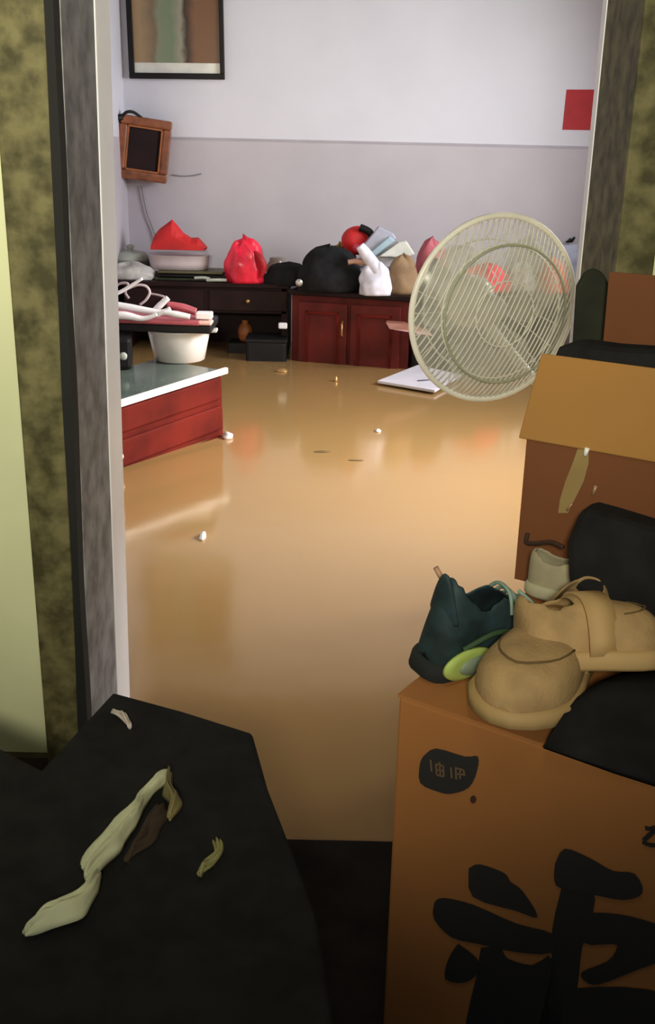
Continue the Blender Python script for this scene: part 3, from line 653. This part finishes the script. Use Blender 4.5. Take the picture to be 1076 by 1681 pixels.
def stroke(name, pts, m, off=.0012, raw=False):
    P_ = [onplane(*(q if raw else crop6(*q)), A + nf * off, nf) for q in pts]
    P_ = [p for p in P_]
    P_ = [p_ for p_ in spline(P_ + [P_[0]], 3)[:-1]] if len(P_) > 5 else P_
    return obj(name, prism(bmesh.new(), P_, nf, .0005), m, t1)
S = [[(385, 555), (425, 540), (515, 572), (540, 605), (585, 640), (640, 735), (560, 712), (400, 660)],
 [(258, 680), (290, 665), (400, 690), (560, 760), (700, 800), (690, 868), (560, 865), (420, 835), (320, 810), (255, 740)],
 [(705, 540), (740, 483), (830, 515), (920, 565), (1000, 575), (1030, 645), (960, 672), (845, 652), (730, 630), (703, 600)],
 [(735, 605), (848, 640), (835, 760), (805, 850), (790, 980), (770, 1080), (750, 1190), (640, 1190), (690, 950), (695, 780)],
 [(820, 720), (940, 725), (1076, 760), (1140, 800), (1130, 880), (1000, 935), (870, 985), (820, 975), (805, 940), (900, 900), (935, 850), (920, 835), (810, 830)],
 [(345, 835), (415, 890), (420, 940), (370, 978), (298, 965), (310, 890)],
 [(430, 850), (500, 850), (530, 890), (620, 915), (700, 895), (710, 1190), (390, 1190), (415, 950)],
 [(780, 1000), (900, 995), (1000, 1000), (1100, 1030), (1140, 1190), (740, 1190), (770, 1080)]]
for k, s_ in enumerate(S): stroke('brush_stroke', s_, ink, .0012 + .0006 * (k % 3))
stroke('printed_emblem', [(215, 140), (262, 110), (370, 140), (418, 140), (415, 195), (385, 255), (320, 278), (270, 270), (205, 238), (203, 170)], ink)
def lines(name, segs, w, m, off=.002):
    b = bmesh.new()
    for (x0, y0, x1, y1) in segs:
        p0 = onplane(*crop6(x0, y0), A + nf * off, nf); p1 = onplane(*crop6(x1, y1), A + nf * off, nf)
        d = (p1 - p0).normalized(); s_ = d.cross(nf) * w / 2
        prism(b, [p0 - s_, p0 + s_, p1 + s_, p1 - s_], nf, .0004)
    return obj(name, b, m, t1)
lines('emblem_lettering', [(243, 152, 247, 195), (262, 168, 266, 208), (262, 168, 290, 175), (290, 175, 292, 214), (266, 208, 292, 214), (264, 188, 291, 195), (276, 160, 279, 210), (318, 180, 322, 220), (336, 180, 338, 225), (336, 182, 365, 190), (338, 204, 372, 208), (352, 186, 352, 222), (365, 190, 368, 206)], .0022, ink_lt, .0022)
lines('small_letter', [(1040, 405, 1062, 410), (1062, 410, 1078, 402), (1076, 414, 1034, 452), (1030, 456, 1052, 468), (1052, 468, 1080, 470)], .005, ink)
stroke('ink_spot', [(392, 290), (402, 284), (412, 294), (410, 308), (400, 314), (390, 304)], mat('brown_spot', (.06, .02, .01), .8))

# second box, open, standing on the rear of the first
zt_ = ony(865, 719, B.y).z
E2 = onz(1076, 755, zt_); print('box2 top', zt_, B, E2)
w2, d2 = .44, .30
t2 = thing('open_cardboard_box', 'open brown cardboard box with raised flaps standing behind the shoes', 'box')
O2 = Vector((B.x, B.y, 0)); th_ = .005
obj('front_panel', hexa(bmesh.new(), O2, 0, w2, 0, th_, Z1, zt_), card_shaded, t2)
obj('side_panel', hexa(bmesh.new(), O2, 0, th_, th_, d2, Z1, zt_), card_shaded, t2)
obj('side_panel', hexa(bmesh.new(), O2, w2 - th_, w2, th_, d2, Z1, zt_), card_shaded, t2)
obj('back_panel', hexa(bmesh.new(), O2, th_, w2 - th_, d2 - th_, d2, Z1, zt_), card_shaded, t2)
obj('bottom_panel', hexa(bmesh.new(), O2, th_, w2 - th_, th_, d2 - th_, Z1, Z1 + th_), card_shaded, t2)
# solve the front flap tilt
best = None
for fi in range(20, 140, 2):
    for Li in range(6, 26):
        Lf = Li * .01; a_ = math.radians(fi)
        e = O2 + up * zt_ + (v1 * math.cos(a_) + up * math.sin(a_)) * Lf
        pp = proj(e); er = (pp[0] - 890) ** 2 + (pp[1] - 583) ** 2
        if best is None or er < best[0]: best = (er, fi, Lf, pp)
print('flap', best)
a_ = math.radians(best[1]); Lf = best[2]; fd = v1 * math.cos(a_) + up * math.sin(a_); fn = u1.cross(fd)
h0 = O2 + up * (zt_ - .002)
q = [h0 - u1 * .012, h0 + u1 * (w2 + .01), h0 + u1 * (w2 + .005) + fd * Lf, h0 + fd * Lf]
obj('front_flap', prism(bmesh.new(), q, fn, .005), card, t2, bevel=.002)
h1 = O2 + v1 * d2 + up * (zt_ - .002)
rl = onplane(1000, 446, h1, v1); lr = (rl - h1).dot(u1); hr = (rl - h1).z
rb = onplane(990, 575, h1, v1); print('rear flap', lr, hr, (rb - h1))
rd = up
hr = min(hr, .30)
q = [h1 + u1 * max(lr - .01, .0), h1 + u1 * w2, h1 + u1 * w2 + up * hr, h1 + u1 * lr + up * hr]
obj('back_flap', prism(bmesh.new(), q, v1, .005), card_shaded, t2, bevel=.002)
q2 = [p - v1 * .004 for p in (h1 + u1 * max(lr - .012, .0), h1 + u1 * w2, h1 + u1 * w2 + up * hr * .45, h1 + u1 * (lr - .004) + up * hr * .45)]
obj('inner_flap', prism(bmesh.new(), q2, v1, .003), card, t2, bevel=.002)
# tape strip down the front panel
def tp_(px, w0, off):
    b = bmesh.new(); pr_ = []
    for x, y, w in px:
        p0 = onplane(x - w, y, O2 + nf * off, nf); p1 = onplane(x + w, y, O2 + nf * off, nf); pr_.append((b.verts.new(p0), b.verts.new(p1)))
    for (a0, a1), (b0, b1) in zip(pr_, pr_[1:]): b.faces.new((a0, a1, b1, b0))
    return b
obj('packing_tape', tp_([(958, 737, 9), (954, 760, 13), (944, 790, 15), (932, 820, 12), (925, 842, 8)], 0, .0015), tape, t2, solid=.0006)
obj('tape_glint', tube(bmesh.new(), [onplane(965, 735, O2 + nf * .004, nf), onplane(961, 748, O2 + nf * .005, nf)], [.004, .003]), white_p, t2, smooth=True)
obj('tape_fold', tube(bmesh.new(), [onplane(979, 797, O2 + nf * .004, nf), onplane(974, 812, O2 + nf * .005, nf)], [.003, .002]), mat('tan_gloss', (.4, .25, .15), .3), t2, smooth=True)
obj('tape_fold', tube(bmesh.new(), [onplane(940, 826, O2 + nf * .004, nf), onplane(931, 838, O2 + nf * .005, nf)], [.002, .0016]), mat('tan_gloss', (.4, .25, .15), .3), t2, smooth=True)
# black block filling the opening of the box
P_ = [onplane(x, y, O2 + v1 * .19, v1) for x, y in ((900, 592), (912, 572), (928, 562), (1000, 572), (1060, 576), (1110, 580), (1110, 700), (906, 700))]
for p in P_: p.z = max(p.z, Z1 + .01)
tag(obj('black_box_fill', prism(bmesh.new(), P_, v1, .08), black_m, bevel=.02), 'black block filling the open cardboard box', 'cloth')
P_ = [ony(x, y, 1.845) for x, y in ((948, 470), (960, 448), (975, 440), (992, 448), (1003, 470), (1000, 600), (940, 600))]  # thin dark slab covering part of the right casing
tag(obj('dark_casing_patch', prism(bmesh.new(), P_, Vector((0, 1, 0)), .015), mat('dark_olive_patch', (.012, .014, .007), .9, .4, 14), bevel=.006), 'dark olive patch on the right door casing beside the fan', 'cloth')

# ================================================================ shoes
def shoe_parts(parent, L=.26, w=.048, hh=.075, toe=.042, m_up=beige, m_sole=beige_s, m_in=navy, collar=.42, heel_peak=0.0, wrap=.0, solet=.016):
    """toe towards +X, heel at 0"""
    xs = [0, .015, .04, .09, .16, .25, .35, .45, .55, .65, .75, .84, .91, .96, .99, 1.0]
    def wid(t_):
        return float(np.interp(t_, [0, .02, .06, .15, .3, .45, .6, .72, .84, .93, .98, 1], [.20, .42, .60, .70, .70, .74, .88, 1.0, .96, .72, .42, .15])) * w
    def hgt(t_):
        return float(np.interp(t_, [0, .05, .15, .3, .45, .6, .75, .88, .96, 1], [hh * .85, hh * (1 + heel_peak), hh * (.95 + .3 * heel_peak), hh * .88, hh * .95, (hh + toe) / 2, toe * 1.08, toe, toe * .72, toe * .3]))
    b = bmesh.new(); n = 18; rows = []
    for t_ in xs:
        W_, H_ = wid(t_), hgt(t_); r = []
        for j in range(n + 1):
            a = math.pi * j / n; cs, sn = math.cos(a), math.sin(a)
            y = -W_ * math.copysign(abs(cs) ** .75, cs); z = solet + H_ * sn ** .8
            y *= 1 + .05 * sn
            r.append(b.verts.new((t_ * L, y, z)))
        rows.append(r)
    for i in range(len(xs) - 1):
        for j in range(n):
            tm = (xs[i] + xs[i + 1]) / 2; am = (j + .5) / n
            op = 0 if (tm > collar or tm < .03) else .20 * math.sin(math.pi * min(1, max(0, (tm - .0) / collar))) ** .5
            if abs(am - .5) < op: continue
            b.faces.new((rows[i][j], rows[i + 1][j], rows[i + 1][j + 1], rows[i][j + 1]))
    b.faces.new(rows[0]); b.faces.new(rows[-1][::-1])
    for v in list(b.verts):
        if not v.link_faces: b.verts.remove(v)
    upper = obj('upper', b, m_up, parent, smooth=True, solid=.004, subsurf=1)
    b = bmesh.new(); o1, o2 = [], []
    prof = [(t_, wid(t_) * 1.06 + .002) for t_ in xs]
    loop = [(t_ * L * 1.02 - .003, -w_) for t_, w_ in prof] + [(t_ * L * 1.02 - .003, w_) for t_, w_ in prof[::-1]]
    rr = []
    for zz, sc_ in ((0, .94), (.004, 1.0), (solet - .001, 1.0), (solet + .004, .95)):
        rr.append([b.verts.new((L / 2 + (x - L / 2) * sc_, y * sc_, zz)) for x, y in loop])
    for P_, Q_ in zip(rr, rr[1:]):
        for k in range(len(loop)): b.faces.new((P_[k], P_[(k + 1) % len(loop)], Q_[(k + 1) % len(loop)], Q_[k]))
    b.faces.new(rr[0][::-1]); b.faces.new(rr[-1])
    obj('sole', b, m_sole, parent, smooth=True)
    b = bmesh.new(); k_ = [b.verts.new((x * .9 + L * .03, y * .85, solet + .008)) for x, y in loop if x < L * .6]
    if len(k_) > 2: b.faces.new(k_)
    obj('insole', b, m_in, parent)
    return wid, hgt
def place(px, py, z, heading_px, L):
    p = onz(px, py, z); return p
# teal sneaker: heel near the left edge, toe pointing away to the right
heel = onz(700, 1092, Z1 + .012); toep = onz(885, 1020, Z1 + .012)
yaw = math.atan2(toep.y - heel.y, toep.x - heel.x)
t = thing('teal_sneaker', 'dark teal running shoe with lime green oval, left of the beige shoes on the box', 'shoe', heel + Vector((-.012, -.012, -.008)), (math.radians(12), math.radians(6), yaw))
wid, hgt = shoe_parts(t, .22, .044, .100, .05, teal, navy, navy, .56, .30, solet=.024)
b = bmesh.new()
lathe(b, [(.030, 0), (.029, .004), (.021, .006)], 28, Matrix.Translation((.044, -.037, .034)) @ Matrix.Rotation(math.pi / 2, 4, 'X') @ Matrix.Diagonal((1.5, .80, 1, 1)))
ov = obj('lime_oval', b, lime, t, smooth=True); ov['label'] = 'lime green oval badge'
b = bmesh.new(); lathe(b, [(.021, 0), (.019, .003), (.006, .0045)], 24, Matrix.Translation((.052, -.0425, .033)) @ Matrix.Rotation(math.pi / 2, 4, 'X') @ Matrix.Diagonal((1.35, .7, 1, 1))); obj('oval_core', b, greyg, ov, smooth=True)
for k in range(5):
    x = .115 + k * .014; h_ = hgt(x / .21)
    obj('lace', tube(bmesh.new(), spline([(x - .004, -.030, .024 + h_ * .80), (x, -.012, .030 + h_), (x + .004, .014, .030 + h_), (x + .006, .03, .024 + h_ * .8)]), .0028, 6), teal_l, t, smooth=True)
obj('lace', tube(bmesh.new(), spline([(.12, -.02, .12), (.13, -.05, .105), (.10, -.055, .08), (.12, -.05, .05)]), .0028, 6), teal_l, t, smooth=True)
obj('side_stripe', tube(bmesh.new(), spline([(.03, -.034, .055), (.07, -.040, .075), (.11, -.040, .07), (.14, -.042, .05)]), [.004] * 25, 6), mat('green_mesh', (.03, .07, .03), .7), t, smooth=True)
b = bmesh.new(); g_ = []
for i in range(7):
    q_ = i / 6; hw_ = .024 * (1 - q_) ** .7 + .003; g_.append([b.verts.new((.010 - .014 * q_ + .010 * (y_ / .024) ** 2 * (1 - q_), y_ * hw_ / .024, .085 + .068 * q_)) for y_ in (-.024, -.012, 0, .012, .024)])
for P_, Q_ in zip(g_, g_[1:]):
    for i in range(4): b.faces.new((P_[i], P_[i + 1], Q_[i + 1], Q_[i]))
obj('heel_tab', b, teal, t, smooth=True, solid=.006, subsurf=1)
hl = onz(738, 950, Z1 + .13)
tag(obj('brown_strap', tube(bmesh.new(), [ony(733, 962, hl.y + .05), ony(726, 950, hl.y + .05), ony(716, 932, hl.y + .05)], [.0035, .004, .004]), mat('skin_wood', (.4, .22, .15)), smooth=True), 'thin brown strap end poking up behind the teal sneaker heel', 'strap')
# beige shoes
toe_p = onz(812, 1228, Z1 + .0); heel_p = onz(965, 1040, Z1 + .0); L = (toe_p - heel_p).length; print('beige L', L, 'sneaker', (toep - heel).length)
yaw = math.atan2(toe_p.y - heel_p.y, toe_p.x - heel_p.x)
def beige_shoe(label, loc, rot, L, w):
    t = thing('beige_shoe', label, 'shoe', loc, rot, 'pair of beige shoes on the large box')
    wid, hgt = shoe_parts(t, L, w, .072, .052, beige, beige_s, navy, .40, 0, solet=.020)
    s_ = []
    for k in range(13):
        a = math.pi * (k / 12); x = L * (.66 + .24 * math.sin(a)); y = -w * .72 * math.cos(a); s_.append((x, y, .020 + hgt(x / L) * (1 - (abs(y) / (wid(x / L) + .002)) ** 2.4 * .5) + .0015))
    obj('toe_seam', tube(bmesh.new(), s_, .0014, 6), beige_d, t, smooth=True)
    b = bmesh.new(); g = []
    for k in range(17):
        a = math.pi * k / 16; x = L * .50; W_ = wid(.5) + .005; H_ = hgt(.5) + .006
        g.append([b.verts.new((x + dx, -W_ * math.copysign(abs(math.cos(a)) ** .75, math.cos(a)), .018 + H_ * math.sin(a) ** .8)) for dx in (-.018, .018)])
    for P_, Q_ in zip(g, g[1:]): b.faces.new((P_[0], P_[1], Q_[1], Q_[0]))
    obj('strap', b, beige_s, t, smooth=True, solid=.004)
    return t
beige_shoe('beige suede shoe nearest, its rounded toe pointing to the lower left', heel_p + Vector((0, 0, .001)), (0, math.radians(-3), yaw), L * .96, .060)
h2 = onz(850, 1095, Z1 + .04); t2p = onz(1052, 1085, Z1 + .04); yaw2 = math.atan2(t2p.y - h2.y, t2p.x - h2.x)
beige_shoe('beige suede shoe lying on its side behind, toe pointing right', h2 + Vector((.0, .0, .0)), (math.radians(-18), math.radians(0), yaw2), (t2p - h2).length + .02, .066)
# pale shoe behind
p = onplane(868, 968, O2 + nf * .05, nf); p.z = Z1 + .012; t = thing('pale_canvas_shoe', 'pale grey canvas shoe lying against the open box behind the sneaker', 'shoe', p, (0, 0, math.atan2(u1.y, u1.x)))
shoe_parts(t, .15, .036, .055, .04, paleshoe, mat('cream_rubber', (.42, .40, .28), .7), navy, .5, 0, solet=.016)
b = bmesh.new(); pts = [onplane(867, 876, O2 + nf * .01, nf), onplane(865, 890, O2 + nf * .012, nf), onplane(880, 892, O2 + nf * .03, nf), onplane(905, 890, O2 + nf * .04, nf), onplane(925, 898, O2 + nf * .05, nf)]
tag(obj('dark_shoelace', tube(b, spline(pts), .0035), mat('brown_lace', (.05, .02, .012), .8), smooth=True), 'dark brown loop of lace hanging above the pale canvas shoe', 'lace')
# black bag leaning at the right, and black coat lying on the box
c_ = onplane(1015, 1000, O2 + nf * .09, nf)
b = bmesh.new()
poly = [(952, 835), (1000, 848), (1076, 872), (1160, 900), (1160, 1150), (1076, 1110), (1020, 1060), (960, 985), (930, 960), (928, 890)]
P_ = [onplane(x, y, O2 + nf * (.07 + .16 * (y - 835) / 315), nf) for x, y in poly]
o = obj('black_shoe_bag', prism(b, P_, nf * -1, .06), black_m, bevel=.012)
tag(o, 'black bag leaning on the open box at the right edge above the beige shoes', 'bag')
pp = [onplane(x, y, O2 + nf * .012, nf) for x, y in ((1004, 852), (1015, 842), (1035, 838), (1056, 842), (1066, 860), (1062, 872), (1030, 862))]
tag(obj('pale_sole', prism(bmesh.new(), pp, nf, .03), mat('cream_rubber', (.42, .40, .28)), bevel=.008), 'rounded pale cream shoe tip behind the black bag', 'shoe')
b = bmesh.new()
g = []
top = [(940, 1150), (985, 1118), (1030, 1100), (1100, 1090), (1170, 1090)]; bot = [(892, 1226), (950, 1244), (1010, 1262), (1080, 1283), (1170, 1315)]
rows = []
for s_ in np.linspace(0, 1, 8):
    r_ = []
    for (x0, y0), (x1, y1) in zip(top, bot):
        x = x1 + (x0 - x1) * s_; y = y1 + (y0 - y1) * s_; z = Z1 + .004 + .035 * math.sin(s_ * math.pi * .5) + .008 * noise.noise(Vector((x * .02, y * .02, 0))) * s_
        r_.append(b.verts.new(onz(x, y, z)))
    rows.append(r_)
for P_, Q_ in zip(rows, rows[1:]):
    for i in range(4): b.faces.new((P_[i], P_[i + 1], Q_[i + 1], Q_[i]))
o = obj('black_coat', b, black_m, smooth=True, solid=.01); tag(o, 'black cloth lying flat on the large box in front of the beige shoes', 'cloth')

# ================================================================ black covered pile at the left foreground
ZP = .42
tp4 = [onz(120, 1112, ZP), onz(185, 1134, ZP), onz(300, 1165, ZP), onz(415, 1201, ZP), onz(440, 1290, ZP), onz(475, 1400, ZP - .02), onz(520, 1500, ZP), onz(560, 1750, ZP), onz(-150, 1750, ZP), onz(-150, 1150, ZP)]
tp4[0] = onz(66, 1262, ZP)
b = bmesh.new(); cx = sum((p.x for p in tp4)) / len(tp4); cy = sum((p.y for p in tp4)) / len(tp4)
ringsz = [(.02, 1.02), (.15, 1.015), (.30, 1.01), (ZP - .03, 1.005), (ZP - .008, 1.0), (ZP, .985)]
R_ = []
for zz, s_ in ringsz:
    R_.append([b.verts.new((cx + (p.x - cx) * s_, cy + (p.y - cy) * s_, zz)) for p in tp4])
for P_, Q_ in zip(R_, R_[1:]):
    for k in range(len(tp4)): b.faces.new((P_[k], P_[(k + 1) % len(tp4)], Q_[(k + 1) % len(tp4)], Q_[k]))
b.faces.new(R_[0][::-1]); b.faces.new(R_[-1])
t = thing('black_covered_bench', 'low bench draped in black cloth in the left foreground', 'bench')
obj('cover', b, black_m, t, bevel=.012)
# pale cloth on it
def strip(name, left, right, z, m, parent=None, bulge=.02):
    """cloth strip between two pixel polylines, folded along its length"""
    b = bmesh.new(); rows = []; L_ = [onz(x, y, z) for x, y in left]; R__ = [onz(x, y, z) for x, y in right]
    L_ = spline(L_, 5); R__ = spline(R__, 5)
    nL = len(L_)
    for i, (p0, p1) in enumerate(zip(L_, R__)):
        r = []; e = math.sin(math.pi * (i + .5) / nL) ** .5
        mid = p0.lerp(p1, .5); sh = .55 + .45 * e
        for j in range(15):
            s_ = j / 14; p = mid.lerp(p0.lerp(p1, s_), sh)
            w_ = math.sin(math.pi * s_)
            p = p + up * (bulge * e * w_ ** .7 + .010 * e * w_ * noise.noise(Vector((s_ * 5, i * .22, z * 9 + nL))) + .005 * w_ * math.sin(s_ * 16 + i * .3))
            p = p + Vector((noise.noise(p * 22), noise.noise(p * 22 + Vector((3, 1, 0))), 0)) * .012
            r.append(b.verts.new(p))
        rows.append(r)
    for P_, Q_ in zip(rows, rows[1:]):
        for j in range(14): b.faces.new((P_[j], P_[j + 1], Q_[j + 1], Q_[j]))
    return obj(name, b, m, parent, smooth=True, solid=.003)
t = thing('pale_green_cloth', 'crumpled pale green cloth strip trailing over the black covered bench', 'cloth')
strip('upper_fold', [(268, 1268), (245, 1290), (205, 1335), (160, 1380), (122, 1416)], [(286, 1276), (252, 1308), (210, 1372), (190, 1420), (150, 1455)], ZP + .012, palecloth, t)
strip('lower_fold', [(165, 1425), (130, 1458), (90, 1490), (50, 1515), (28, 1532)], [(180, 1440), (160, 1480), (118, 1515), (75, 1532), (36, 1538)], ZP + .008, palecloth, t)
strip('end_fold', [(262, 1268), (270, 1290), (272, 1318), (280, 1345)], [(288, 1272), (294, 1300), (296, 1325), (284, 1348)], ZP + .006, mat('olive_cloth', (.20, .17, .07), .9, .3), t)
tag(strip('brown_cloth', [(250, 1320), (235, 1350), (215, 1380), (212, 1415)], [(286, 1340), (262, 1370), (236, 1395), (222, 1418)], ZP + .003, browncl, bulge=.008), 'dark brown rag lying against the pale green cloth', 'cloth')
tag(strip('small_pale_rag', [(340, 1382), (348, 1400), (336, 1425), (330, 1440)], [(364, 1382), (362, 1402), (345, 1428), (334, 1442)], ZP + .004, mat('dull_olive_cloth', (.30, .29, .12), .9), bulge=.008), 'small dull yellow green rag right of the pale green cloth', 'cloth')
tag(strip('white_scrap', [(188, 1165), (196, 1180), (205, 1193)], [(198, 1163), (210, 1178), (214, 1194)], ZP + .004, mat('pale_scrap', (.6, .52, .48), .6), bulge=.006), 'small whitish scrap at the far left corner of the black bench', 'scrap')
